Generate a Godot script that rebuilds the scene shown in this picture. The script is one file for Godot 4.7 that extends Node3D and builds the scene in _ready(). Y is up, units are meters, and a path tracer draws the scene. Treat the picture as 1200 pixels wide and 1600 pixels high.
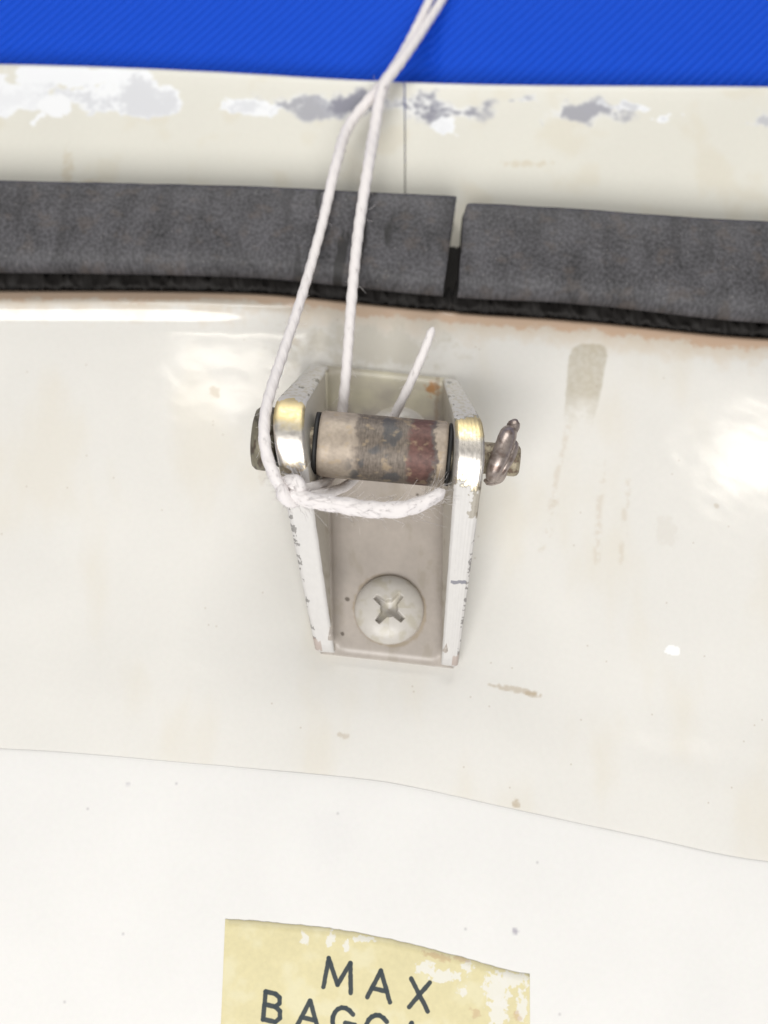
extends Node3D
# Inside of an aircraft baggage door lying on a blue tarpaulin. Working units are millimetres:
# u to the right, v away from the viewer, h up; P() turns them into Godot metres.

var rng := RandomNumberGenerator.new()
var fine := FastNoiseLite.new()
var coarse := FastNoiseLite.new()
var SKEW := -0.11

func P(u, v, h) -> Vector3:
	return Vector3(u, h, -v) * 0.001

func _ready():
	rng.seed = 7
	fine.seed = 3; fine.frequency = 1.0; fine.noise_type = FastNoiseLite.TYPE_SIMPLEX_SMOOTH; fine.fractal_octaves = 3
	coarse.seed = 11; coarse.frequency = 0.1; coarse.noise_type = FastNoiseLite.TYPE_SIMPLEX_SMOOTH; coarse.fractal_octaves = 4
	view_and_light()
	tarpaulin()
	door()
	bracket()
	pin_and_roller()
	cotter()
	string()

# ---------------------------------------------------------------- camera, light
func view_and_light():
	var cam := Camera3D.new(); cam.name = "camera"
	add_child(cam)
	cam.look_at_from_position(P(0, -41.582, 195.63), P(0, 0, 0), Vector3(0, 0, -1))
	cam.near = 0.01; cam.far = 20.0
	var att := CameraAttributesPhysical.new()
	att.frustum_focal_length = 30.0
	att.frustum_focus_distance = 0.186
	att.exposure_aperture = 7.0
	cam.attributes = att
	cam.fov = 43.603
	cam.current = true
	var e := Environment.new()
	e.background_mode = Environment.BG_COLOR
	e.background_color = Color(0.83, 0.83, 0.83)
	e.background_energy_multiplier = 0.34
	e.tonemap_mode = Environment.TONE_MAPPER_LINEAR
	e.tonemap_exposure = 1.10
	e.sdfgi_enabled = true; e.ssao_enabled = true; e.ssil_enabled = true
	var w := WorldEnvironment.new(); w.name = "surroundings"; w.environment = e; add_child(w)
	# a broad soft source on the viewer's side, and two small ceiling lamps whose glints show in the paint
	area("window_light", P(-80, -450, 545), P(0, -10, 0), Vector2(0.56, 0.34), 0.49, Color(1.0, 0.995, 0.985))
	area("far_fill_light", P(40, 680, 440), P(0, 0, 0), Vector2(0.5, 0.4), 0.33, Color(1.0, 0.995, 0.98))  # added fill with no visible source, lifts the dark behind the roller
	area("ceiling_lamp_light", P(232, 158, 590), P(57, 9, 0), Vector2(0.045, 0.04), 0.008, Color(1.0, 0.97, 0.92))
	area("tube_lamp_light", P(-90, 214, 590), P(-22, 19, 0), Vector2(0.085, 0.016), 0.006, Color(1.0, 0.97, 0.92))

func area(called, at, to, size, energy, col):
	var l := AreaLight3D.new(); l.name = called; add_child(l)
	l.look_at_from_position(at, to, Vector3(0, 0, -1))
	l.area_size = size; l.light_energy = energy; l.light_color = col
	l.area_normalize_energy = true
	l.area_range = 4.0; l.shadow_enabled = true

# ---------------------------------------------------------------- helpers
func thing(called, label, category, at := Vector3.ZERO, group := "") -> Node3D:
	var o := Node3D.new(); o.name = called; add_child(o, true); o.position = at
	o.set_meta("label", label); o.set_meta("category", category)
	if group: o.set_meta("group", group)
	return o

func part(called, mesh: Mesh, mat, parent: Node3D, label := "") -> MeshInstance3D:
	var o := MeshInstance3D.new(); o.name = called; o.mesh = mesh
	if mat: o.material_override = mat
	parent.add_child(o, true)
	o.global_position = Vector3.ZERO     # shapes are written in the place's own coordinates
	if label: o.set_meta("label", label)
	return o

# a sheet from rows of points; uvs the same layout
func sheet(rows: Array, uvs: Array, closed := false, st: SurfaceTool = null, flip := false) -> SurfaceTool:
	if st == null:
		st = SurfaceTool.new(); st.begin(Mesh.PRIMITIVE_TRIANGLES)
	var n: int = rows.size(); var m: int = rows[0].size()
	st.set_smooth_group(0)
	for i in n - 1 + (1 if closed else 0):
		for j in m - 1:
			var i2 = (i + 1) % n
			var q = [[i, j], [i2, j], [i2, j + 1], [i, j + 1]]
			var order = [0, 2, 1, 0, 3, 2] if flip else [0, 1, 2, 0, 2, 3]
			for k in order:
				st.set_uv(uvs[q[k][0]][q[k][1]]); st.add_vertex(rows[q[k][0]][q[k][1]])
	return st

func done(st: SurfaceTool) -> ArrayMesh:
	st.generate_normals()
	st.index()
	return st.commit()

# points of a closed ring fan-capped
func cap(st: SurfaceTool, ring: Array, flip: bool, group := 1):
	st.set_smooth_group(group)
	var c := Vector3.ZERO
	for p in ring: c += p
	c /= ring.size()
	for i in ring.size():
		var a = ring[i]; var b = ring[(i + 1) % ring.size()]
		for p in ([c, b, a] if flip else [c, a, b]):
			st.set_uv(Vector2(0.5, 0.5)); st.add_vertex(p)
	st.set_smooth_group(0)

# surface of revolution: profile of [distance along the axis, radius] (mm) along axis dir from origin
func lathe(origin: Vector3, dir: Vector3, prof: Array, sides := 48, wob := 0.0) -> ArrayMesh:
	var z := dir.normalized(); var x := z.cross(Vector3(0.3, 1, 0.2)).normalized(); var y := z.cross(x)
	var rows := []; var uvs := []
	for k in prof.size():
		var r := []; var t := []
		for s in sides + 1:
			var a := TAU * s / sides
			var rr: float = prof[k][1] * (1.0 + wob * coarse.get_noise_3d(cos(a) * 30, sin(a) * 30, prof[k][0] * 9.0))
			r.append(origin + (z * prof[k][0] + (x * cos(a) + y * sin(a)) * rr) * 0.001)
			t.append(Vector2(float(s) / sides, prof[k][0]))
		rows.append(r); uvs.append(t)
	return done(sheet(rows, uvs))

# a tube through points (metres) with radii (mm); lobed and twisted like plied yarn when ply > 0
func tube(pts: Array, rad: Array, sides := 14, ply := 0, pitch := 4.0, rough := 0.0, squash := 1.0, seg := 0.5) -> ArrayMesh:
	var c := Curve3D.new()
	for i in pts.size():
		var a: Vector3 = pts[max(i - 1, 0)]; var b: Vector3 = pts[min(i + 1, pts.size() - 1)]
		var t := (b - a) / 6.0
		c.add_point(pts[i], -t, t)
	c.bake_interval = 0.0003
	var L := c.get_baked_length(); var n := int(max(4, L * 1000.0 / seg))
	var rows := []; var uvs := []
	var side := Vector3(0.31, 0.2, 0.93)
	for k in n + 1:
		var p := c.sample_baked(L * k / n, true)
		var d := (c.sample_baked(min(L, L * k / n + 0.0002), true) - c.sample_baked(max(0.0, L * k / n - 0.0002), true)).normalized()
		side = (side - d * side.dot(d)).normalized()
		var up := d.cross(side)
		var f := float(k) / n * (rad.size() - 1)
		var r0: float = lerp(rad[int(f)], rad[min(int(f) + 1, rad.size() - 1)], f - int(f))
		if k == 0 or k == n: r0 *= 0.25
		elif k == 1 or k == n - 1: r0 *= 0.8
		var row := []; var t := []
		for s in sides + 1:
			var a := TAU * s / sides
			var r := r0
			if ply: r *= 0.90 + 0.13 * abs(cos((a * ply * 0.5) + L * 1000.0 * k / n / pitch * PI))
			if rough > 0: r *= 1.0 + rough * fine.get_noise_3d(p.x * 900 + cos(a), p.y * 900 + sin(a), p.z * 900)
			row.append(p + (side * cos(a) + up * sin(a) * squash) * r * 0.001)
			t.append(Vector2(float(s) / sides, L * 1000.0 * k / n))
		rows.append(row); uvs.append(t)
	return done(sheet(rows, uvs))

func curve_at(pts: Array, x: float) -> float:
	# smooth line through [x, y] pairs, straight beyond its ends
	var n := pts.size()
	if x <= pts[0][0]: return pts[0][1] + (x - pts[0][0]) * (pts[1][1] - pts[0][1]) / (pts[1][0] - pts[0][0])
	if x >= pts[n - 1][0]: return pts[n - 1][1] + (x - pts[n - 1][0]) * (pts[n - 1][1] - pts[n - 2][1]) / (pts[n - 1][0] - pts[n - 2][0])
	for i in n - 1:
		if x <= pts[i + 1][0]:
			var f: float = (x - pts[i][0]) / (pts[i + 1][0] - pts[i][0])
			return cubic_interpolate(pts[i][1], pts[i + 1][1], pts[max(i - 1, 0)][1], pts[min(i + 2, n - 1)][1], f)
	return 0.0

func hits(x: float, a: float, b: float) -> float:
	return smoothstep(a, b, x)

func srgb(r, g, b) -> Color:
	return Color(r, g, b).linear_to_srgb()

func paint(col: Color, rough: float, tex: Texture2D = null, bump: Texture2D = null, depth := 0.0) -> StandardMaterial3D:
	var m := StandardMaterial3D.new()
	m.albedo_color = col; m.roughness = rough
	if tex: m.albedo_texture = tex; m.albedo_color = Color.WHITE
	if bump: m.heightmap_enabled = true; m.heightmap_texture = bump; m.heightmap_scale = depth
	return m

func noise_tex(freq: float, octaves := 4, size := 512, sd := 1) -> NoiseTexture2D:
	var n := FastNoiseLite.new(); n.seed = sd; n.frequency = freq; n.fractal_octaves = octaves; n.noise_type = FastNoiseLite.TYPE_SIMPLEX_SMOOTH
	var t := NoiseTexture2D.new(); t.width = size; t.height = size; t.seamless = true; t.noise = n
	return t

# an image over a rectangle of the door (mm), coloured by f(u, v) -> Color (linear)
func picture(u0: float, u1: float, v0: float, v1: float, per_mm: float, f: Callable) -> ImageTexture:
	var w := int((u1 - u0) * per_mm); var h := int((v1 - v0) * per_mm)
	var im := Image.create(w, h, false, Image.FORMAT_RGB8)
	for y in h:
		var v := v1 - (y + 0.5) / per_mm
		for x in w:
			var c: Color = f.call(u0 + (x + 0.5) / per_mm, v)
			im.set_pixel(x, y, c.linear_to_srgb())
	return ImageTexture.create_from_image(im)

func mono(im_w: int, im_h: int, f: Callable) -> ImageTexture:
	var im := Image.create(im_w, im_h, false, Image.FORMAT_L8)
	for y in im_h:
		for x in im_w:
			var g: float = f.call(float(x) / im_w, float(y) / im_h)
			im.set_pixel(x, y, Color(g, g, g))
	return ImageTexture.create_from_image(im)

# distance from a point to a segment
func seg_d(p: Vector2, a: Vector2, b: Vector2) -> float:
	var ab := b - a
	var t: float = clamp((p - a).dot(ab) / ab.length_squared(), 0.0, 1.0)
	return p.distance_to(a + ab * t)

# ---------------------------------------------------------------- tarpaulin
func tarpaulin():
	var rows := []; var uvs := []
	for i in 131:
		var v := -260.0 + i * 4.0
		var r := []; var t := []
		for j in 181:
			var u := -360.0 + j * 4.0
			if j > 88 and j < 98: u = 8.5 + (j - 93) * 0.9
			var h := -7.0 + 0.4 * coarse.get_noise_2d(u * 0.12, v * 0.12)
			h -= 0.9 * exp(-pow((u - 8.5) / 0.9, 2.0)) * (1.0 if v > 40 else 0.0)
			r.append(P(u, v, h)); t.append(Vector2(u, v) * 0.001)
		rows.append(r); uvs.append(t)
	# fine diagonal ribs of the coated weave
	var weave := mono(64, 64, func(x, y): return 0.5 + 0.35 * sin(TAU * (x - y)) + 0.15 * sin(TAU * 2.0 * (x + 3.0 * y)))
	var threads := Image.create(64, 64, false, Image.FORMAT_RGB8)
	for y in 64:
		for x in 64:
			var k := pow(0.5 + 0.5 * sin(TAU * (x - y) / 64.0), 2.0)
			threads.set_pixel(x, y, Color(0.002, 0.064, 0.60).lerp(Color(0.009, 0.098, 0.74), k).linear_to_srgb())
	var m := paint(Color.WHITE, 0.5, ImageTexture.create_from_image(threads), weave, 0.03)
	m.uv1_scale = Vector3(560, 560, 1)
	m.metallic_specular = 0.25
	var o := part("tarpaulin", done(sheet(rows, uvs, false, null, false)), m, self, "bright blue ribbed tarpaulin lying under the door")
	o.set_meta("category", "tarpaulin"); o.set_meta("kind", "structure")

# ---------------------------------------------------------------- the door
var RIM_TOP := [[-65.5, 79.1], [-32.7, 77.9], [0.0, 75.9], [21.8, 75.2], [65.3, 74.9]]
var PANEL_TOP := [[-62.4, 37.7], [-20.8, 37.2], [10.4, 34.1], [31.0, 32.5], [61.8, 29.5]]
var STEP := [[-58.3, -22.6], [0.0, -26.9], [28.8, -33.1], [57.4, -37.8]]
var LAP := [[-56.9, -36.3], [-23.6, -38.8], [0.0, -41.1], [18.8, -45.0], [37.4, -48.9], [55.9, -52.5]]
var SEAL_TOP_L := [[-61.9, 54.0], [-20.6, 53.0], [11.8, 51.5]]
var SEAL_TOP_R := [[12.5, 50.2], [61.5, 47.1]]
var SEAL_BOT := [[-60.9, 38.9], [-20.3, 38.0], [10.6, 34.8], [30.3, 33.6], [60.4, 30.4]]

func panel_h(u: float, v: float) -> float:
	# height of the pressed inner panel
	var top := curve_at(PANEL_TOP, u)
	var d := top - v                                   # in from the upper edge
	var h := -2.2 * pow(1.0 - clamp(d / 1.6, 0.0, 1.0), 2.0)
	var ridge: float = 1.5 * (1.0 - hits(u, -34.0, -4.0))
	h += ridge * exp(-pow((d - 4.0) / 1.9, 2.0)) * hits(d, 0.0, 1.5)
	var s := curve_at(STEP, u) - v
	h += 1.0 * hits(s, -6.5, 6.5)
	h += 0.016 * coarse.get_noise_2d(u * 2.4, v * 2.4)
	h += 0.04 * coarse.get_noise_2d(u * 0.5, v * 0.5) * (1.0 - exp(-pow(u / 26.0, 2.0) - pow(v / 40.0, 2.0)))
	# shallow dent beside the bracket
	h -= 0.05 * exp(-pow((u + 25.0) / 7.0, 2.0) - pow((v - 21.0) / 3.2, 2.0))
	return h

func paint_base(u: float, v: float) -> Color:
	var c := Color(0.71, 0.692, 0.655)
	var n := coarse.get_noise_2d(u * 0.35, v * 0.35)
	var g := fine.get_noise_2d(u * 0.9, v * 0.9)
	return c * (1.0 + 0.035 * n + 0.018 * g)

func panel_colour(u: float, v: float) -> Color:
	var c := paint_base(u, v)
	var n := coarse.get_noise_2d(u * 1.6 + 40.0, v * 1.6)
	var g := fine.get_noise_2d(u * 0.8, v * 0.8)
	# yellowed soiling in streaky patches
	var y := hits(coarse.get_noise_2d(u * 0.5 + 90, v * 0.2), 0.02, 0.55)
	c = c.lerp(Color(0.66, 0.60, 0.48), 0.28 * y)
	# pinkish primer and glue residue along the seal
	var d := curve_at(PANEL_TOP, u) - v
	var right := hits(u, -20.0, 50.0)
	var reach: float = 2.3 + 1.3 * n + 0.5 * g
	c = c.lerp(Color(0.56, 0.33, 0.22), (0.75 + 0.15 * right) * (1.0 - hits(d, reach, reach + 1.0)))
	c = c.lerp(Color(0.62, 0.50, 0.36), 0.5 * (1.0 - hits(d, reach + 0.8, reach + 4.5 + 2.0 * n)))
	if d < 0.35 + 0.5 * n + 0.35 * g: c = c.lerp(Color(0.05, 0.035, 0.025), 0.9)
	# brown run below the seal on the right
	var w: float = 2.9 - 0.045 * (27.0 - v) + 0.35 * n
	var cu: float = 33.1 - 0.17 * (27.6 - v)
	var e: float = max(abs(u - cu) - w, max(v - 27.6 - 0.5 * n, 0.0))
	var tail := hits(v, 14.5 + 3.0 * n + 2.0 * g, 20.0 + 2.0 * n)
	var run: float = (1.0 - hits(e, -0.35, 0.45)) * tail
	var corner: float = hits(Vector2(max(abs(u - cu) - w + 1.8, 0.0), max(v - 25.8, 0.0)).length(), 1.5, 2.1)
	if v > 25.8: run *= 1.0 - corner
	c = c.lerp(Color(0.44, 0.39, 0.29), run * (0.82 + 0.4 * g))
	var rim: float = run * hits(e, -0.9, -0.1)
	c = c.lerp(Color(0.36, 0.31, 0.22), 0.35 * rim)
	# its pale trails
	for t in [[29.5, 15.0, 24.5, -6.0, 0.7], [34.5, 8.0, 33.0, -8.0, 0.9], [38.5, 5.0, 36.5, -9.0, 0.7], [27.0, 2.0, 25.5, -4.0, 0.8]]:
		var q := seg_d(Vector2(u + 0.5 * n, v), Vector2(t[0], t[1]), Vector2(t[2], t[3]))
		c = c.lerp(Color(0.55, 0.47, 0.37), 0.38 * (1.0 - hits(q, 0.1, t[4])) * hits(n + 0.7 * g, -0.25, 0.35))
	# grime where the bracket was sprayed round, and small marks
	for s in [[-27.0, 19.5, 0.8, 1.0, 0.45], [-14.5, 28.0, 1.2, 0.7, 0.35], [20.0, -27.6, 3.4, 0.45, 0.5], [22.5, -28.3, 1.0, 0.4, 0.5], [-6.0, -34.5, 0.9, 0.45, 0.4], [19.6, -44.3, 0.6, 0.6, 0.6], [52, 1.0, 0.4, 0.4, 0.4], [44.0, -3.0, 1.6, 2.4, 0.10], [-19, 8, 0.8, 3.5, 0.18]]:
		var q: float = pow((u - s[0]) / s[2], 2.0) + pow((v - s[1] + 0.18 * (u - s[0])) / s[3], 2.0)
		if q < 4.0: c = c.lerp(Color(0.40, 0.31, 0.20), s[4] * (1.0 - hits(q + 1.2 * g, 0.5, 1.6)))
	# smeared dirt above the bracket
	var sm: float = Vector2((u + 2.5) / 14.0, (v - 27.0) / 4.5).length() + 0.9 * n + 0.35 * g
	c = c.lerp(Color(0.47, 0.42, 0.31), 0.42 * (1.0 - hits(sm, 0.35, 1.15)))
	# tiny specks
	if fine.get_noise_2d(u * 3.1 + 400, v * 3.1) > 0.74: c = c.lerp(Color(0.34, 0.26, 0.18), 0.55)
	# small white dot
	var k := Vector2((u - 44.0) / 1.25, (v + 21.6) / 0.8).length() + 0.3 * g
	if k < 1.0: c = Color(0.86, 0.86, 0.85)
	return c

func rim_colour(u: float, v: float) -> Color:
	var c := paint_base(u, v) * Color(0.96, 0.96, 0.91)
	var n := coarse.get_noise_2d(u * 0.9 + 15, v * 0.9 - 30)
	var g := fine.get_noise_2d(u * 0.7, v * 0.7)
	var big := coarse.get_noise_2d(u * 0.6 - 55, v * 0.6)
	c = c.lerp(Color(0.60, 0.52, 0.36), 0.22 * hits(big + 0.3 * n, 0.1, 0.5))
	var top := curve_at(RIM_TOP, u)
	var w := top - v
	# worn-through patches: white undercoat with bare grey metal at their heart: [u, depth, half u, half depth, grey]
	var wu: float = u + 2.6 * fine.get_noise_2d(u * 0.16, v * 0.16) + 0.8 * g
	var ww: float = w + 1.8 * fine.get_noise_2d(u * 0.16 + 33.0, v * 0.16) + 0.5 * n
	for s in [[-65.0, 6.2, 9.0, 4.0, 0.1], [-52.5, 2.2, 14.0, 2.0, 0.02], [-44.0, 6.2, 11.5, 3.7, 0.3], [-56, 8.4, 2.0, 2.6, 0.0], [-58.0, 11.5, 1.1, 1.0, 0.0], [-22.0, 6.6, 6.5, 2.0, 0.25], [-12.0, 5.6, 11.0, 2.8, 0.75], [-2.0, 4.8, 10.0, 3.0, 1.0], [6.0, 5.0, 8.5, 3.2, 1.0], [13.0, 5.4, 6.0, 2.6, 0.9], [10.8, 8.2, 1.8, 2.2, 0.1], [33.0, 5.4, 10.0, 2.6, 0.8], [24, 3.4, 3.5, 0.7, 0.7], [42.0, 4.4, 4.0, 1.0, 0.4], [65.0, 6.6, 4.0, 1.6, 0.5], [47, 6.8, 3.0, 0.8, 0.3]]:
		var q: float = Vector2((wu - s[0]) / s[2], (ww - s[1]) / s[3]).length()
		if q > 1.7: continue
		var edge: float = 1.0 + 0.55 * n + 0.10 * g
		var inn: float = 1.0 - hits(q, edge - (0.10 if s[4] < 0.5 else 0.55), edge + 0.02)
		var soft: float = 1.0 if s[4] < 0.5 else 0.7
		c = c.lerp(Color(0.80, 0.81, 0.83), inn * soft)
		var grey: float = inn * s[4] * hits(n * 1.3 + 0.5 * g + (1.0 - q) * 0.9, -0.15, 0.6)
		c = c.lerp(Color(0.20, 0.20, 0.25), 0.95 * grey)
	if w < 0.7 + 0.5 * n: c = c.lerp(Color(0.78, 0.78, 0.74), 0.7)  # pale line along the outer edge, edge light put into the colour
	# black glue the seal was bedded in
	if w > 30.0 + 1.5 * n: c = Color(0.014, 0.012, 0.010)
	for s in [[-53.0, 20.0, 0.9, 3.5], [-49, 22, 2.0, 0.8], [24.0, 15, 4.0, 0.6]]:
		var q: float = Vector2((u - s[0]) / s[2], (w - s[1]) / s[3]).length()
		c = c.lerp(Color(0.52, 0.42, 0.26), 0.35 * (1.0 - hits(q + g, 0.4, 1.3)))
	return c

func door():
	var d := thing("baggage_door", "cream painted baggage door lying face down on the blue tarpaulin", "door", P(0, 0, -6.5))
	d.set_meta("kind", "thing")
	var peel := noise_tex(0.02, 3, 512, 21)
	# --- rim skins: two sheets butted at a hairline seam, edge folded under
	var rim_tex := picture(-90, 90, 30, 82, 5.0, rim_colour)
	for side in 2:
		var rows := []; var uvs := []
		var a: float = [-120.0, 3.62][side]; var b: float = [3.42, 120.0][side]
		var n := 120
		for i in n + 1:
			var u: float = a + (b - a) * i / n
			var top := curve_at(RIM_TOP, u)
			var r := []; var t := []
			for q in [[14.0, -4.9], [1.0, -4.3], [0.25, -4.1], [0.0, -3.7], [0.0, -3.3], [0.2, -2.7], [0.7, -2.4], [1.5, -2.3], [4.0, -2.2], [8, -2.1], [14.0, -2.1], [22.0, -2.2], [28, -2.4], [34, -2.5], [46.0, -2.6]]:
				var v: float = top - q[0]
				var h: float = q[1] + (0.12 * coarse.get_noise_2d(u * 0.4, v * 0.4) if q[1] > -3.0 else 0.0)
				r.append(P(u, v, h))
				t.append(Vector2((u + 90.0) / 180.0, (82.0 - v) / 52.0))
			rows.append(r); uvs.append(t)
		var m := paint(Color.WHITE, 0.38, rim_tex)
		m.texture_repeat = false
		part("rim_skin", done(sheet(rows, uvs, false, null, true)), m, d, "narrow cream rim with worn white and grey patches")
	# --- pressed inner panel
	var tex := picture(-70, 70, -56, 40, 5.0, panel_colour)
	var rows := []; var uvs := []
	for i in 241:
		var u := -120.0 + i
		var top := curve_at(PANEL_TOP, u); var low := curve_at(LAP, u) - 2.0
		var r := []; var t := []
		r.append(P(u, top + 0.2, -4.0)); t.append(Vector2((u + 70.0) / 140.0, (40.0 - top) / 96.0))
		for j in 141:
			var f := j / 140.0
			var v: float = lerp(top, low, f * (0.35 + 0.65 * f))
			r.append(P(u, v, panel_h(u, v))); t.append(Vector2((u + 70.0) / 140.0, (40.0 - v) / 96.0))
		rows.append(r); uvs.append(t)
	var pm := paint(Color.WHITE, 0.12, tex)
	pm.texture_repeat = false
	part("inner_panel", done(sheet(rows, uvs, false, null, true)), pm, d, "recessed cream panel with brown runs under the bracket")
	# --- lower panel lapped over it
	rows = []; uvs = []
	for i in 241:
		var u := -120.0 + i
		var top := curve_at(LAP, u)
		var r := []; var t := []
		for q in [[0.4, 0.5], [0.0, 0.85], [0.10, 1.04], [0.3, 1.18], [0.6, 1.23], [1.4, 1.25], [3, 1.25], [5, 1.25], [8, 1.25], [14, 1.25], [20, 1.3], [30, 1.35], [45, 1.35], [65, 1.25], [90, 1.15]]:
			var v: float = top - q[0]
			var h: float = q[1] + (0.10 * coarse.get_noise_2d(u * 0.35, v * 0.35) if q[0] > 1.0 else 0.0)
			r.append(P(u, v, h)); t.append(Vector2((u + 70.0) / 140.0, (-30.0 - v) / 60.0))
		rows.append(r); uvs.append(t)
	var low_tex := picture(-70, 70, -90, -30, 3.0, func(u, v):
		var c := paint_base(u, v) * Color(1.03, 1.04, 1.07)
		var g := fine.get_noise_2d(u * 2.7, v * 2.7)
		if g > 0.75: c = c.lerp(Color(0.3, 0.28, 0.3), 0.5)
		for s in [[-38.0, -41.6, 0.35, 0.5], [19.0, -62.5, 0.5, 0.9], [-8, -49, 5.0, 0.05]]:
			var q: float = Vector2(u - s[0], v - s[1]).length() / s[2]
			c = c.lerp(Color(0.35, 0.33, 0.38), s[3] * (1.0 - hits(q + 0.4 * g, 0.3, 1.2)))
		return c)
	var lm := paint(Color.WHITE, 0.3, low_tex)
	lm.texture_repeat = false
	part("lower_panel", done(sheet(rows, uvs, false, null, true)), lm, d)
	part("outer_skin", outer_skin(), paint(srgb(0.55, 0.53, 0.48), 0.4), d)
	# --- black adhesive squeezed out along the seal
	rows = []; uvs = []
	for i in 801:
		var u := -100.0 + i * 0.25
		var mid := curve_at(PANEL_TOP, u) + 0.7
		var r := []; var t := []
		var w: float = 1.2 + 0.9 * fine.get_noise_2d(u * 0.5, 3.0) + 0.5 * fine.get_noise_2d(u * 1.7, 9.0)
		for j in 9:
			var a := PI * j / 8.0
			var v := mid + cos(a) * w * (1.0 if j > 4 else 2.6)
			var h: float = -2.6 + sin(a) * (1.7 + 0.9 * fine.get_noise_2d(u * 0.35, j * 0.3))
			r.append(P(u, v, h)); t.append(Vector2(u, j) * 0.1)
		rows.append(r); uvs.append(t)
	part("adhesive_bead", done(sheet(rows, uvs, false, null, true)), paint(srgb(0.009, 0.007, 0.006), 0.75), d, "ragged black glue squeezed out below the seal")
	# --- rubber seal, two lengths
	var dust := picture(-90, 90, 25, 60, 5.0, func(u, v):
		var g := fine.get_noise_2d(u * 1.3, v * 1.3); var n := coarse.get_noise_2d(u * 1.2, v * 1.2)
		var c := Color(0.062, 0.060, 0.066) * (1.0 + 0.8 * g + 0.5 * n)
		# dark smudges, strongest where the string crosses
		var smudge: float = hits(coarse.get_noise_2d(u * 2.2 + 7, v * 0.5), 0.12, 0.4) * (1.6 * exp(-pow((u + 6.0) / 6.5, 2.0)) + 0.25)
		c = c.lerp(Color(0.012, 0.011, 0.011), clamp(smudge, 0.0, 0.9))
		c = c.lerp(Color(0.11, 0.085, 0.07), 0.3 * hits(coarse.get_noise_2d(u * 1.9 - 20, v * 2.5 + 60), 0.15, 0.6))
		if fine.get_noise_2d(u * 2.3 + 90, v * 2.3) > 0.66: c = c.lerp(Color(0.22, 0.21, 0.2), 0.6)
		return c)
	var grain := noise_tex(0.06, 4, 512, 5)
	for side in 2:
		rows = []; uvs = []
		var n := 200
		var prof := [[0.10, -2.4], [0.03, -0.5], [0.0, 2.5], [0.012, 4.2], [0.04, 5.2], [0.09, 5.75], [0.2, 6.05], [0.38, 6.2], [0.56, 6.15], [0.74, 5.85], [0.87, 5.3], [0.94, 4.6], [0.985, 3.6], [1.0, 2.5], [0.985, 1.4], [0.93, 0.6], [0.86, 0.1], [0.83, -1.2], [0.82, -2.4]]
		for i in n + 1:
			var r := []; var t := []
			for q in prof:
				var f := float(i) / n
				var end: float = lerp(11.75, 9.4, q[0]) + 0.18 * fine.get_noise_2d(q[0] * 9.0, 5.0) if side == 0 else lerp(12.9, 11.75, q[0]) + 0.15 * fine.get_noise_2d(q[0] * 9.0, 25.0)
				if side == 1 and q[0] < 0.2 and q[1] > 2: end += (0.2 - q[0]) * 3.0
				var u: float = lerp(-120.0, end, 1.0 - pow(1.0 - f, 2.0)) if side == 0 else lerp(end, 120.0, f * f)
				var v: float = lerp(curve_at(SEAL_TOP_L if side == 0 else SEAL_TOP_R, u), curve_at(SEAL_BOT, u), q[0])
				var h: float = q[1] + 0.25 * coarse.get_noise_2d(u * 0.7, q[0] * 6.0 + side * 40) * hits(q[1], 0.0, 5.0)
				var tip: float = abs(u - end)
				h -= 0.35 * exp(-tip / 0.5) * hits(q[1], 2.0, 5.0)
				r.append(P(u, v, h)); t.append(Vector2((u + 90.0) / 180.0, (60.0 - v) / 35.0))
			rows.append(r); uvs.append(t)
		var st := sheet(rows, uvs, false, null, true)
		cap(st, rows[n if side == 0 else 0], side == 0)
		var m := paint(Color.WHITE, 0.62, dust, grain, 0.004)
		m.texture_repeat = true
		part("rubber_seal", done(st), m, d, "longer dusty black rubber seal strip crossed by the string" if side == 0 else "dusty black rubber seal strip beyond the split")
	# --- placard
	placard(d)

func outer_skin() -> ArrayMesh:
	# the outside of the door, under the pan; closes it towards the tarpaulin
	var rows := []; var uvs := []
	for i in 61:
		var u := -120.0 + i * 4.0
		var r := []; var t := []
		var top := curve_at(RIM_TOP, u) - 14.0
		for q in [[0.0, -5.0], [6.0, -5.6], [20.0, -6.2], [50.0, -6.5], [90.0, -6.5], [140.0, -6.4], [190.0, -5.8]]:
			r.append(P(u, top - q[0], q[1])); t.append(Vector2(u, q[0]) * 0.01)
		rows.append(r); uvs.append(t)
	return done(sheet(rows, uvs))

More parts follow.
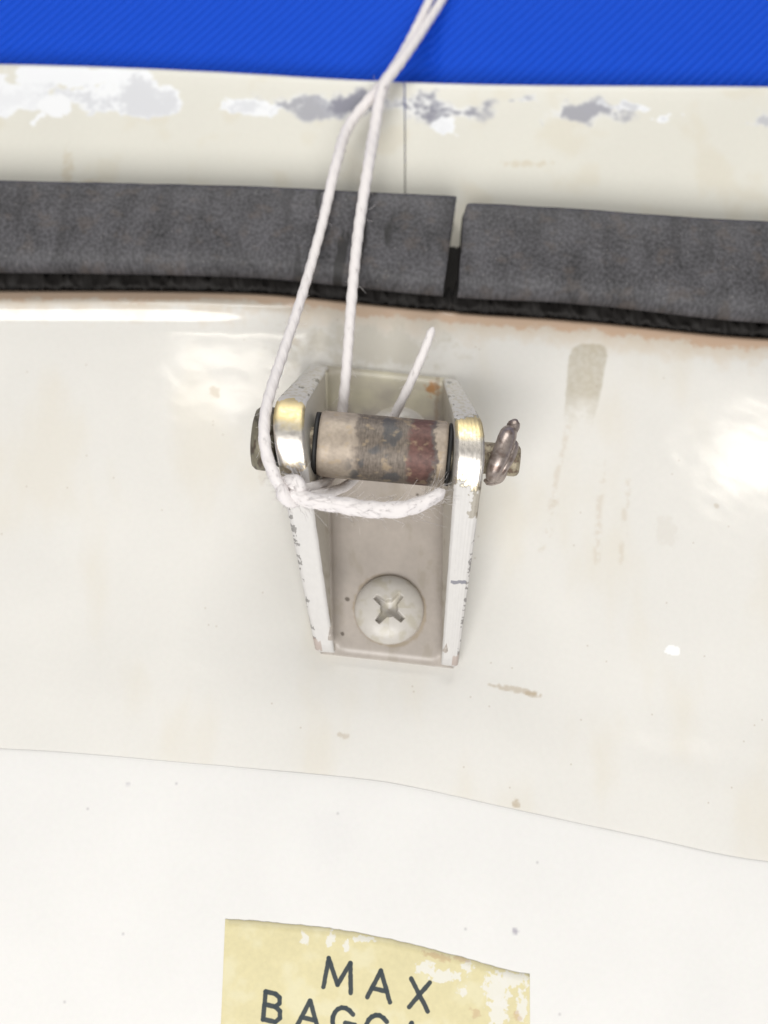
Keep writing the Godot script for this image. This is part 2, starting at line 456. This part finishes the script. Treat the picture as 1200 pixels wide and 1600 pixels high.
func letter_strokes(ch: String) -> Array:
	# strokes in a box one cap-height tall: pairs of points
	match ch:
		"M": return [[0.0, 0, 0.1, 1], [0.1, 1, 0.5, 0.18], [0.5, 0.18, 0.9, 1], [0.9, 1, 1.0, 0]]
		"A": return [[0.0, 0, 0.42, 1], [0.42, 1, 0.84, 0], [0.15, 0.34, 0.69, 0.34]]
		"X": return [[0.05, 0, 0.75, 1], [0.05, 1, 0.75, 0]]
		"E": return [[0, 0, 0, 1], [0, 1, 0.6, 1], [0, 0.5, 0.5, 0.5], [0, 0, 0.6, 0]]
		"B": return [[0, 0, 0, 1], [0, 1, 0.38, 1], [0.38, 1, 0.55, 0.9], [0.55, 0.9, 0.57, 0.7], [0.57, 0.7, 0.42, 0.54], [0.42, 0.54, 0, 0.54], [0.42, 0.54, 0.62, 0.42], [0.62, 0.42, 0.64, 0.18], [0.64, 0.18, 0.48, 0.0], [0.48, 0, 0, 0]]
		"G":
			var out := []
			var pv := Vector2.ZERO
			for i in 15:
				var a := deg_to_rad(42.0 + i * 21.5)
				var p := Vector2(0.46 + 0.44 * cos(a), 0.5 + 0.5 * sin(a))
				if i: out.append([pv.x, pv.y, p.x, p.y])
				pv = p
			out.append([pv.x, pv.y, 0.90, 0.47]); out.append([0.90, 0.47, 0.52, 0.47])
			return out
	return []

func placard(d: Node3D):
	var TOP := [[-23.05, -60.8], [-9.2, -61.9], [0.0, -63.4], [9.2, -65.6], [21.0, -68.4]]
	var strokes := []
	var ang := deg_to_rad(-12.0)
	var bx := Vector2(cos(ang), sin(ang)); var by := Vector2(-sin(ang) * 0.4, 1.0).normalized()
	var lay := [["M", -8.7, -70.1, 4.0], ["A", -2.4, -71.5, 3.95], ["X", 3.4, -72.8, 3.9]]
	var word := "BAGGAGE"
	for i in word.length():
		lay.append([word[i], -17.3 + 4.85 * i, -74.5 - 0.86 * i - 0.03 * i * i, 3.75])
	for l in lay:
		for s in letter_strokes(l[0]):
			var o := Vector2(l[1], l[2])
			strokes.append([o + (bx * s[0] + by * s[1]) * l[3], o + (bx * s[2] + by * s[3]) * l[3]])
	var tex := picture(-24, 22, -96, -60, 12.0, func(u, v):
		var g := fine.get_noise_2d(u * 0.9, v * 0.9); var n := coarse.get_noise_2d(u * 1.5 + 5, v * 1.5 + 5)
		var c := Color(0.63, 0.565, 0.33) * (1.0 + 0.05 * g + 0.05 * n)
		c = c.lerp(Color(0.68, 0.64, 0.45), 0.5 * hits(n, 0.0, 0.5))
		var p := Vector2(u, v)
		for s in strokes:
			if p.distance_squared_to(s[0]) > 30.0: continue
			var q := seg_d(p, s[0], s[1]) + 0.05 * g
			c = c.lerp(Color(0.010, 0.022, 0.03), 0.98 * (1.0 - hits(q, 0.26, 0.40)))
		# rubbed off to the white paint at its upper and right side
		for s in [[-11.5, -63.6, 0.5, 1.0], [-7.8, -63.6, 0.7, 1.4], [-5.4, -64.6, 0.7, 0.8], [-3.0, -63.6, 1.6, 0.5], [6.0, -67.6, 1.5, 0.9], [8.6, -68.6, 2.6, 0.8], [12.0, -67.2, 0.9, 0.9], [16.0, -70.5, 2.0, 2.2], [18.6, -69.0, 2.2, 1.3], [16.2, -73.5, 1.2, 2.4], [19.8, -73.0, 0.8, 2.0], [11.4, -70.6, 1.0, 0.8]]:
			var q: float = Vector2((u - s[0]) / s[2], (v - s[1]) / s[3]).length()
			if q < 2.0: c = c.lerp(Color(0.70, 0.68, 0.62), 0.9 * (1.0 - hits(q + 0.8 * g + 0.5 * n, 0.7, 1.05)))
		for s in [[8.0, -66.0, 2.2, 0.5], [11.2, -66.4, 1.4, 0.4], [13.0, -73.6, 0.7, 0.7], [19.0, -74.0, 0.7, 0.8]]:
			var q: float = Vector2((u - s[0]) / s[2], (v - s[1] + 0.24 * (u - s[0])) / s[3]).length()
			if q < 2.0: c = c.lerp(Color(0.50, 0.34, 0.20), 0.55 * (1.0 - hits(q + 0.8 * g, 0.5, 1.2)))
		return c)
	var rows := []; var uvs := []
	for i in 65:
		var f := i / 64.0
		var r := []; var t := []
		for j in 24:
			var u: float = lerp(-23.05, 21.0, f) - 0.02 * j
			var top := curve_at(TOP, u) + 0.12 * fine.get_noise_2d(u * 1.1, 77.0)
			var v: float = top - 26.0 * max(0, j - 1) / 22.0
			var base := 1.36 + 0.10 * coarse.get_noise_2d(u * 0.35, v * 0.35)
			r.append(P(u, v, base + (0.07 if j else -0.08))); t.append(Vector2((u + 24.0) / 46.0, (-60.0 - v) / 36.0))
		rows.append(r); uvs.append(t)
	var m := paint(Color.WHITE, 0.45, tex); m.texture_repeat = false
	part("placard", done(sheet(rows, uvs, false, null, true)), m, d, "worn pale yellow placard with dark MAX BAGGAGE lettering")

# ---------------------------------------------------------------- bracket
func inner_u(side: int, b: float, h: float) -> float:
	if side == 0: return -7.4 - 0.03 * (b + 23.0) - 0.165 * (h - 1.6)
	return 8.6 + 0.015 * (b + 23.0) + 0.06 * (h - 1.6)

func thick(side: int, h: float) -> float:
	return lerp(2.7, 4.3, h / 19.0) if side == 0 else lerp(2.3, 4.0, h / 19.0)

func BP(u: float, b: float, h: float) -> Vector3:
	return P(u, b + SKEW * u, h)

func flange_outline() -> Array:
	var out := []
	var c := Vector2(6.45, 14.0); var R := 6.5
	var lo := Vector2(-23.0, 2.4); var hi := Vector2(22.2, 2.2)
	# tangent angles from the two ends to the lug's circle
	var a0 := (lo - c).angle() - acos(R / (lo - c).length())
	var a1 := (hi - c).angle() + acos(R / (hi - c).length())
	var s := c + Vector2(cos(a0), sin(a0)) * R
	for i in 26: out.append(lo.lerp(s, i / 26.0))
	var sweep := fposmod(a0 - a1, TAU)
	for i in 41: out.append(c + Vector2(cos(a0 - sweep * i / 40.0), sin(a0 - sweep * i / 40.0)) * R)
	var e := c + Vector2(cos(a1), sin(a1)) * R
	for i in range(1, 17): out.append(e.lerp(hi, i / 16.0))
	out.append(Vector2(22.2, 0.25)); 
	for i in range(1, 12): out.append(Vector2(22.2, 0.25).lerp(Vector2(-23.0, 0.25), i / 11.0))
	return out

func flange(side: int, face_m, edge_m) -> ArrayMesh:
	var o := flange_outline()
	var n := o.size()
	var ins := []
	for i in n:
		var t: Vector2 = (o[(i + 1) % n] - o[(i + n - 1) % n]).normalized()
		ins.append(o[i] + Vector2(t.y, -t.x) * 0.35)      # the outline runs clockwise, so this points inwards
	var lo := 0.0
	var rows := []; var uvs := []
	var run := 0.0
	var sgn := -1.0 if side == 0 else 1.0
	for i in n + 1:
		var k := i % n
		if i: run += (o[k] - o[(i - 1) % n]).length()
		var r := []; var t := []
		for j in 11:
			var f: float = [0.0, 0.03, 0.09, 0.2, 0.35, 0.5, 0.65, 0.8, 0.91, 0.97, 1.0][j]
			var inset: float = [1.0, 0.5, 0.16, 0.04, 0.0, 0.0, 0.0, 0.04, 0.16, 0.5, 1.0][j]
			var p: Vector2 = o[k].lerp(ins[k], inset)
			var u: float = inner_u(side, p.x, p.y) + sgn * thick(side, p.y) * f
			if i > 0 and i < 83: u += 0.05 * fine.get_noise_2d(run * 0.6, f * 2.0 + side * 9)
			r.append(BP(u, p.x, p.y)); t.append(Vector2(f, run / 140.0))
		rows.append(r); uvs.append(t)
	var mesh := ArrayMesh.new()
	var st := sheet(rows, uvs, false, null, side == 1)
	st.generate_normals(); st.index(); st.commit(mesh); mesh.surface_set_material(0, edge_m)
	# the two faces
	var poly := PackedVector2Array(ins)
	var tri := Geometry2D.triangulate_polygon(poly)
	st = SurfaceTool.new(); st.begin(Mesh.PRIMITIVE_TRIANGLES); st.set_smooth_group(-1)
	for f in 2:
		for q in tri.size() / 3:
			var ids = [tri[q * 3], tri[q * 3 + 1], tri[q * 3 + 2]]
			if (f == 0) == (side == 0): ids.reverse()
			for k in ids:
				var p: Vector2 = poly[k]
				st.set_uv(p * 0.02); st.add_vertex(BP(inner_u(side, p.x, p.y) + sgn * thick(side, p.y) * f, p.x, p.y))
	st.generate_normals(); st.commit(mesh); mesh.surface_set_material(1, face_m)
	return mesh

# colour and metal maps of a flange's edge: x across, y along (140 mm round)
func edge_maps(side: int) -> Array:
	var w := 96; var h := 1680
	var im := Image.create(w, h, false, Image.FORMAT_RGB8)
	var om := Image.create(w, h, false, Image.FORMAT_RGB8)
	var bare0 := 28.5 if side == 0 else 29.0
	var bare1 := 38.8 if side == 0 else 40.0
	for y in h:
		var s := y / 12.0
		for x in w:
			var f := float(x) / w
			var g := fine.get_noise_2d(f * 5.0 + side * 50, s * 1.1); var n := coarse.get_noise_2d(f * 30.0 + side * 77, s * 7.0)
			var c := Color(0.60, 0.58, 0.56) * (1.0 + 0.04 * n)
			var metal := 0.0; var rough := 0.42
			var lo := bare0 + 1.6 * n + 0.6 * g + (1.6 * (0.5 - f) if side == 0 else 0.7 * sin(f * 6.0))
			var hi: float = bare1 + 1.2 * n + 0.5 * g + (1.8 * sin(f * PI) if side == 0 else 2.5 * (f - 0.4))
			if s > lo and s < hi:
				metal = 1.0; rough = 0.40 + 0.1 * g
				c = Color(0.80, 0.76, 0.70)
				# yellower tone towards the far end of the bare patch
				var gold: float = hits(s, bare1 - 5.0 + n, bare1 - 2.5 + n)
				c = c.lerp(Color(0.72, 0.58, 0.26), 0.8 * gold)
				c = c.lerp(Color(0.45, 0.37, 0.24), 0.8 * (1.0 - hits(s, lo, lo + 1.8)) )
				rough += 0.12 * gold
			elif s > lo - 0.5 and s < hi + 0.5 and side == 1:
				c = c.lerp(Color(0.30, 0.28, 0.22), 0.7)
			# grime and chips along the outer arris
			var arris := f if side == 0 else 1.0 - f
			if s > 1.0 and s < 26.0 and f > (0.80 if side == 0 else 0.86) + 0.10 * n and fine.get_noise_2d(s * 0.6, 31.0 + side * 9) > 0.25 + 0.5 * g: c = c.lerp(Color(0.16, 0.15, 0.14), 0.75)
			if s > 24.0 and s < 29.0 and f > 0.70 + 0.4 * n + 0.1 * g: c = c.lerp(Color(0.28, 0.24, 0.17), 0.7)
			if s > hi and s < hi + 22.0:
				c = c.lerp(Color(0.42, 0.37, 0.25), 0.55 * hits(n + 0.4 * g, -0.1, 0.5))
				if coarse.get_noise_2d(f * 16.0 + 5 + side * 40, s * 2.2) > 0.40: c = c.lerp(Color(0.17, 0.16, 0.13), 0.75)
			if side == 1 and abs(s - 13.6 - 0.15 * n - f * 0.4) < 0.25 and f > 0.15 and f < 0.85: c = c.lerp(Color(0.12, 0.12, 0.16), 0.8)
			if abs(s - 0.8) < 1.0 + n and f > 0.6 : c = c.lerp(Color(0.35, 0.25, 0.2), 0.6)
			im.set_pixel(x, y, c.linear_to_srgb())
			om.set_pixel(x, y, Color(0, clamp(rough, 0.05, 1.0), metal))
	return [ImageTexture.create_from_image(im), ImageTexture.create_from_image(om)]

func bracket():
	var t := thing("hinge_bracket", "cream painted metal U bracket screwed to the door, bare metal lugs", "bracket", P(0, 0, 0.2))
	var face_tex := picture(-30, 30, -5, 25, 8.0, func(u, v):
		var g := fine.get_noise_2d(u * 0.8, v * 0.8); var n := coarse.get_noise_2d(u * 1.2, v * 1.2 + 9)
		var c := Color(0.62, 0.585, 0.515) * (1.0 + 0.03 * g)
		c = c.lerp(Color(0.40, 0.35, 0.26), 0.6 * hits(n, 0.12, 0.5))
		return c)
	var face := paint(Color.WHITE, 0.4, face_tex)
	face.uv1_offset = Vector3(0.5, 0.16, 0)
	var combed := mono(64, 64, func(x, _y): return 0.5 + 0.35 * sin(x * TAU * 7.0) + 0.15 * sin(x * TAU * 17.0 + 1.0))
	for side in 2:
		var maps = edge_maps(side)
		var em := ORMMaterial3D.new()
		em.albedo_texture = maps[0]; em.orm_texture = maps[1]
		em.heightmap_enabled = side == 1; em.heightmap_texture = combed; em.heightmap_scale = 0.0025
		part("flange", flange(side, face, em), null, t, "flange with bare golden lug edge beside the pin head" if side == 0 else "flange with finely scored bare lug edge beside the cotter pin")
	# base plate with rolled-up bends at both sides
	var rows := []; var uvs := []
	for i in 65:
		var b: float = lerp(-23.2, 22.6, i / 64.0)
		var l := inner_u(0, b, 1.6) - 0.25; var r := inner_u(1, b, 1.6) + 0.25
		var row := []; var uv := []
		var prof := [[l - 2.0, 0.12], [l - 1.2, 2.4], [l - 0.35, 4.6]]
		for k in 7:
			var a := PI * 0.5 * k / 6.0
			prof.append([l + 0.15 + 2.2 * (1.0 - cos(a)), 1.6 + 2.2 * (1.0 - sin(a))])
		for k in range(1, 12): prof.append([lerp(l + 2.35, r - 2.0, k / 12.0), 1.6])
		for k in 7:
			var a := PI * 0.5 * k / 6.0
			prof.append([r - 0.1 - 1.9 * (1.0 - sin(a)), 1.6 + 1.9 * (1.0 - cos(a))])
		prof.append([r + 0.45, 4.4]); prof.append([r + 1.2, 2.4]); prof.append([r + 1.7, 0.12])
		for q in prof:
			var h: float = q[1]
			if i == 0 or i == 64: h = min(h, 0.1)
			elif i == 1 or i == 63: h = min(h, 1.45)
			elif i == 2 or i == 62: h = min(h, 2.0)
			var bb := b
			if i == 1: bb = -23.1
			if i == 63: bb = 22.5
			row.append(BP(q[0], bb, h)); uv.append(Vector2((q[0] + 14.0) / 28.0, (24.0 - b) / 48.0))
		rows.append(row); uvs.append(uv)
	var base_tex := picture(-14, 14, -24, 24, 12.0, func(u, v):
		var g := fine.get_noise_2d(u * 0.8, v * 0.8); var n := coarse.get_noise_2d(u * 1.2 + 3, v * 1.2)
		var c := Color(0.42, 0.375, 0.335) * (1.0 + 0.05 * g + 0.10 * n)
		c = c.lerp(Color(0.30, 0.26, 0.20), 0.35 * hits(coarse.get_noise_2d(u * 2.0 + 60, v * 0.9) + 0.3 * g, 0.1, 0.5))
		c = c.lerp(Color(0.68, 0.64, 0.48), 0.9 * hits(v + 4.0 * n, 13.0, 17.0) * (0.6 + 0.6 * n))
		c = c.lerp(Color(0.45, 0.20, 0.05), 0.85 * (1.0 - hits(Vector2((u - 7.7) / 1.3, (v - 20.3) / 1.1).length() + 0.8 * g, 0.35, 1.15)))
		c = c.lerp(Color(0.35, 0.25, 0.17), 0.5 * (1.0 - hits(abs(u - 8.4 - 0.3 * n) + 0.3 * g, 0.1, 0.5)) * hits(v, 9.0, 14.0))
		for s in [[-5.6, -14.6, 0.42], [-6.3, -20.0, 0.34], [5.2, 3.0, 0.3]]:
			c = c.lerp(Color(0.12, 0.10, 0.08), 0.85 * (1.0 - hits(Vector2(u - s[0], v - s[1]).length() + 0.15 * g, 0.2, s[2])))
		# ragged brown ring round the screw
		var q := Vector2(u - 0.78, v + 15.6).length()
		c = c.lerp(Color(0.33, 0.26, 0.17), 0.55 * (1.0 - hits(abs(q - 5.35) + 0.5 * n + 0.25 * g, 0.05, 0.5)))
		return c)
	var bm := paint(Color.WHITE, 0.36, base_tex); bm.texture_repeat = false
	part("base_plate", done(sheet(rows, uvs, false, null, false)), bm, t)
	for s in [[0.78, -15.6, 0.72], [2.2, 11.3, 0.2]]:
		var sc := part("screw", screw(s[0], s[1], 1.58, s[2]), paint(Color.WHITE, 0.34, picture(0, 8, 0, 8, 24.0, func(u, v):
			var g := fine.get_noise_2d(u * 1.5 + s[2] * 60, v * 1.5); var n := coarse.get_noise_2d(u * 4.0, v * 4.0 + s[0])
			var c := Color(0.54, 0.51, 0.47) * (1.0 + 0.04 * g)
			return c.lerp(Color(0.42, 0.38, 0.28), 0.5 * hits(n, 0.05, 0.5)))), t)
		sc.set_meta("label", "painted cross-head screw in the open foot of the bracket" if s[1] < 0 else "painted screw half hidden under the roller")

func screw(cu: float, cv: float, base: float, turn: float) -> ArrayMesh:
	var rows := []; var uvs := []
	for k in 61:
		var r: float = 5.3 * k / 60.0
		var row := []; var uv := []
		for s in 145:
			var a := TAU * s / 144.0
			var x := cos(a) * r; var y := sin(a) * r
			var h: float = 0.25 + 2.0 * pow(max(0.0, 1.0 - pow(r / 5.3, 2.3)), 0.62)
			if k == 60: h = -0.1
			var p := Vector2(x, y).rotated(turn)
			var arm: float = min(max(abs(p.x) - 0.62 + 0.09 * abs(p.y), abs(p.y) - 2.7), max(abs(p.y) - 0.62 + 0.09 * abs(p.x), abs(p.x) - 2.7))
			var rr := p.length()
			arm = min(arm, rr - 1.25)
			h -= (2.3 - 0.42 * rr) * (1.0 - hits(arm, -0.12, 0.12))
			row.append(P(cu + x, cv + y, base + h)); uv.append(Vector2(x, y) / 12.0)
		rows.append(row); uvs.append(uv)
	return done(sheet(rows, uvs, false, null, true))

# ---------------------------------------------------------------- pin, roller, cotter
func worn_steel(seed_off: float, tint: Color, dark: Color, rust: float) -> StandardMaterial3D:
	var m := paint(Color.WHITE, 0.5, picture(0, 24, 0, 24, 10.0, func(u, v):
		var g := fine.get_noise_2d(u * 1.2 + seed_off, v * 1.2); var n := coarse.get_noise_2d(u * 4.0 + seed_off, v * 4.0)
		var c := tint * (1.0 + 0.25 * g)
		c = c.lerp(dark, hits(n + 0.3 * g, -0.1, 0.45))
		return c.lerp(Color(0.22, 0.08, 0.04), rust * hits(n - 0.2 * g, 0.1, 0.5))))
	m.metallic = 0.35; m.uv1_scale = Vector3(1, 0.1, 1)
	return m

func pin_and_roller():
	var mid := P(0, 6.45, 14.0)
	var ax := (P(1, -0.09, 0)).normalized()
	var s := 1.004
	var pin := thing("clevis_pin", "dark steel clevis pin through both bracket lugs, flat head at one end", "pin", mid)
	var steel := worn_steel(12.0, Color(0.20, 0.18, 0.13), Color(0.07, 0.065, 0.05), 0.15)
	part("pin_head", lathe(mid, ax, [[-19.3, 0.0], [-19.25, 3.2], [-19.0, 4.2], [-18.5, 4.62], [-17.6, 4.72], [-16.4, 4.70], [-15.95, 4.5], [-15.7, 4.1], [-15.65, 0.0]], 56, 0.004), steel, pin, "dark disc head of the pin")
	part("shank", lathe(mid, ax, [[-15.7, 2.35], [19.2, 2.35], [19.65, 2.2], [19.9, 1.85], [19.9, 0.0]], 40, 0.004), worn_steel(40.0, Color(0.36, 0.31, 0.22), Color(0.16, 0.13, 0.095), 0.2), pin)
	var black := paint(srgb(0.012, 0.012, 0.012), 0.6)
	part("shade_washer", lathe(mid, ax, [[-15.5, 2.36], [-15.5, 3.9], [-15.1, 4.0], [-14.9, 3.9], [-14.9, 2.36]], 40), black, pin)  # dark washer, also standing for the shadow between head and lug
	part("shade_washer", lathe(mid, ax, [[-10.2, 2.36], [-10.2, 4.6], [-9.62, 4.6], [-9.62, 2.36]], 40), black, pin)  # added black disc standing for the deep shade beside the roller
	part("shade_washer", lathe(mid, ax, [[9.28, 2.36], [9.28, 4.6], [9.8, 4.6], [9.8, 2.36]], 40), black, pin)  # same stand-in for shade in the gap at the other lug
	# roller
	var tex := picture(0, 30.5, -10.2, 10.2, 10.0, func(a, x):
		var g := fine.get_noise_2d(a * 1.1, x * 1.1); var n := coarse.get_noise_2d(a * 2.2 + 8, x * 2.2); var z := fine.get_noise_2d(a * 0.5 + 60, x * 3.5)
		var xx: float = x + 1.1 * n + 0.4 * g
		var c := Color(0.40, 0.335, 0.27) * (1.0 + 0.16 * g + 0.25 * n)                         # pale worn end
		var mid_col := Color(0.135, 0.11, 0.09) * (1.0 + 0.4 * g + 0.5 * z)
		c = c.lerp(mid_col, hits(xx, -4.6, -3.6) * 0.9)
		var rust := Color(0.125, 0.062, 0.052) * (1.0 + 0.35 * g + 0.35 * n)
		c = c.lerp(rust, hits(xx, 3.2, 4.2) * (1.0 - hits(xx, 6.9, 7.4)))
		c = c.lerp(Color(0.36, 0.30, 0.24) * (1.0 + 0.2 * g), hits(xx, 7.3, 7.9))
		c = c.lerp(Color(0.07, 0.072, 0.078), 0.75 * hits(coarse.get_noise_2d(a * 1.6 + 30, x * 1.8), 0.10, 0.35) * hits(x, -6.5, -3.5) * (1.0 - hits(x, 2.0, 4.5)))
		c = c.lerp(Color(0.42, 0.32, 0.2), 0.45 * hits(coarse.get_noise_2d(a * 3.6 - 30, x * 3.0), 0.2, 0.5))
		c = c.lerp(Color(0.1, 0.09, 0.085), 0.6 * (1.0 - hits(abs(xx - 7.1), 0.1, 0.45)))
		return c)
	var m := paint(Color.WHITE, 0.56, tex, noise_tex(0.03, 4, 256, 9), 0.006)
	m.uv1_scale = Vector3(1, -1.0 / 20.4, 1); m.uv1_offset = Vector3(0, 0.5, 0)
	m.metallic = 0.22
	var rl := thing("roller", "short stained steel roller sleeve with a rusty band, on the pin between lugs", "roller", mid)
	part("sleeve", lathe(mid, ax, [[-9.5, 2.5], [-9.55, 4.3], [-9.45, 4.65], [-9.1, 4.83], [-8.6, 4.86], [-4.0, 4.87], [-3.8, 4.83], [0.0, 4.83], [4.0, 4.83], [7.0, 4.83], [7.2, 4.86], [8.6, 4.86], [8.95, 4.8], [9.15, 4.55], [9.2, 4.2], [9.15, 2.5]], 72, 0.002), m, rl)

func cotter():
	var t := thing("cotter_pin", "small bent steel cotter pin through the free end of the clevis pin", "cotter pin", P(17.0, 4.9, 14.0))
	var m := worn_steel(80.0, Color(0.38, 0.32, 0.29), Color(0.22, 0.18, 0.16), 0.15)
	m.metallic = 0.6; m.roughness = 0.36; m.uv1_scale = Vector3(0.3, 0.06, 1)
	# the eye: a fat bent loop standing off the front of the pin
	part("eye", tube([P(15.6, 1.6, 15.2), P(15.75, 2.3, 17.0), P(16.6, 4.4, 17.9), P(17.5, 6.6, 17.6), P(18.0, 8.0, 16.6), P(18.2, 8.3, 15.2), P(17.9, 7.4, 14.2)], [0.9, 1.1, 1.3, 1.35, 1.35, 1.2, 0.9], 18, 0, 4.0, 0.03), m, t)
	part("leg", tube([P(17.6, 5.8, 15.6), P(18.2, 7.6, 15.9), P(18.75, 9.2, 16.0), P(19.2, 10.4, 16.0)], [0.8, 0.8, 0.95, 1.2], 12, 0, 4.0, 0.03, 0.8), m, t, "upturned cut leg end")
	part("leg", tube([P(15.9, 1.4, 14.6), P(16.7, 2.3, 16.4), P(17.9, 4.0, 17.1), P(18.75, 6.0, 16.5), P(18.7, 7.4, 15.4)], [0.7, 0.75, 0.75, 0.75, 0.7], 12, 0, 4.0, 0.03), m, t)
	part("leg", tube([P(17.2, 3.4, 16.6), P(17.0, 2.3, 15.4), P(16.4, 1.9, 14.0), P(15.2, 1.7, 13.6), P(14.6, 1.9, 13.6)], [0.7, 0.8, 0.8, 0.75, 0.7], 12, 0, 4.0, 0.03), m, t, "leg wrapped under the clevis pin")

func string():
	var t := thing("string", "white cotton string tied round the pin and trailing over the seal", "string", P(-13.5, 1.0, 19.5))
	var m := paint(srgb(0.84, 0.80, 0.79), 0.9)
	m.rim_enabled = true; m.rim = 0.3
	m.backlight_enabled = true; m.backlight = Color(0.45, 0.42, 0.42)
	m.heightmap_enabled = true; m.heightmap_scale = 0.003
	m.heightmap_texture = mono(128, 128, func(x, y): return 0.5 + 0.3 * sin(TAU * (3.0 * x + y)) + 0.2 * fine.get_noise_2d(x * 9.0, y * 5.0))
	m.uv1_scale = Vector3(2, 0.9, 1)
	var A := [P(20, 125, -6.0), P(9.5, 97.0, -5.6), P(5.6, 86, -3.0), P(2.6, 78.5, -0.6), P(-0.3, 73, 0.9), P(-5.7, 65, 2.0), P(-7.7, 55.5, 6.6), P(-9.9, 44, 7.9), P(-12.6, 31.6, 10.6), P(-15.0, 21.0, 14.6), P(-16.7, 12.5, 18.6), P(-17.0, 7.2, 20.4), P(-16.4, 3.4, 20.6), P(-15.0, 0.0, 20.6), P(-13.6, -1.6, 20.2)]
	part("strand", tube(A, [0.72, 0.72, 0.72, 0.75, 0.8, 0.85, 0.92, 0.92, 0.85, 0.78, 0.76, 0.8, 0.82, 0.85, 0.9], 18, 2, 2.6, 0.07), m, t)
	var B := [P(23, 124, -6.0), P(12.0, 97.0, -5.4), P(7.1, 86, -2.4), P(3.0, 77.5, 0.8), P(-0.2, 71.5, 2.3), P(-1.6, 63, 3.4), P(-2.6, 54.5, 6.9), P(-4.1, 43, 7.6), P(-5.0, 32, 8.6), P(-5.7, 20.5, 9.6), P(-6.3, 14.0, 9.0), P(-7.0, 8.5, 7.6), P(-8.0, 3.5, 9.4), P(-9.8, 0.8, 14.4), P(-12.2, -1.0, 19.6)]
	part("strand", tube(B, [0.72, 0.72, 0.72, 0.75, 0.8, 0.85, 0.95, 0.98, 0.9, 0.85, 0.82, 0.8, 0.8, 0.8, 0.85], 18, 2, 2.6, 0.07), m, t)
	var C := [P(7.55, 27.0, 9.4), P(5.2, 21.0, 8.8), P(2.0, 14.2, 8.0), P(-1.2, 8.5, 7.2), P(-5.0, 2.6, 9.0), P(-8.8, -0.2, 14.0), P(-12.4, -1.6, 19.4)]
	part("strand", tube(C, [0.66, 0.7, 0.74, 0.75, 0.75, 0.78, 0.8], 18, 2, 2.6, 0.07), m, t, "short cut end standing up behind the roller")
	var E := [P(-13.6, -1.4, 20.4), P(-10.5, -2.7, 20.8), P(-6.5, -3.3, 20.6), P(-2.0, -3.9, 20.2), P(2.5, -3.8, 19.8), P(6.0, -2.6, 19.4), P(8.6, -0.9, 19.2)]
	part("strand", tube(E, [1.0, 1.12, 1.2, 1.22, 1.24, 1.2, 1.05, 0.8], 22, 2, 3.2, 0.10), m, t, "thick fluffy loose end below the roller")
	# overhand knot
	var K := []
	for i in 19:
		var a := TAU * 1.5 * i / 18.0
		K.append(P(-13.5 + 1.05 * cos(a) + 0.05 * i, -1.3 + 1.4 * sin(a), 20.5 + 0.6 * sin(a * 2.0 + 0.4)))
	part("knot", tube(K, [0.95, 1.0, 1.0, 0.95], 16, 2, 3.4, 0.08, 1.0, 0.4), m, t)
	# loose fibres
	var st := SurfaceTool.new(); st.begin(Mesh.PRIMITIVE_TRIANGLES)
	var lines := [[E, 320, 1.1, 2.0], [A, 260, 0.8, 1.0], [B, 220, 0.8, 1.0], [C, 70, 0.7, 0.9], [K, 120, 1.2, 1.3]]
	for l in lines:
		for i in l[1]:
			var f: float = rng.randf() * (l[0].size() - 1.01)
			if l[0] == A or l[0] == B: f = max(f, 4.0)
			var p: Vector3 = l[0][int(f)].lerp(l[0][int(f) + 1], f - int(f))
			var along: Vector3 = (l[0][int(f) + 1] - l[0][int(f)]).normalized()
			var off := Vector3(rng.randfn(), rng.randfn(), rng.randfn())
			off = (off - along * off.dot(along)).normalized()
			var bend := Vector3(rng.randfn(), rng.randfn(), rng.randfn()) * 1.1
			var len: float = l[3] * (0.35 + rng.randf() * rng.randf() * 1.4)
			var pts := []
			for k in 5:
				var x := k / 4.0
				pts.append(p + (off * (l[2] * 0.8 + len * 0.55 * x) + along * len * x * rng.randf_range(0.6, 1.2) + bend * len * 0.5 * x * x) * 0.001)
			var ring := []; var uv := []
			for k in 5:
				var row := []; var u2 := []
				for s in 4:
					var a := TAU * s / 3.0
					row.append(pts[k] + (off * cos(a) + along.cross(off) * sin(a)) * 0.000028)
					u2.append(Vector2(s, k))
				ring.append(row); uv.append(u2)
			sheet(ring, uv, false, st)
	var fz := part("fuzz", done(st), m, t)
	fz.set_meta("kind", "stuff")
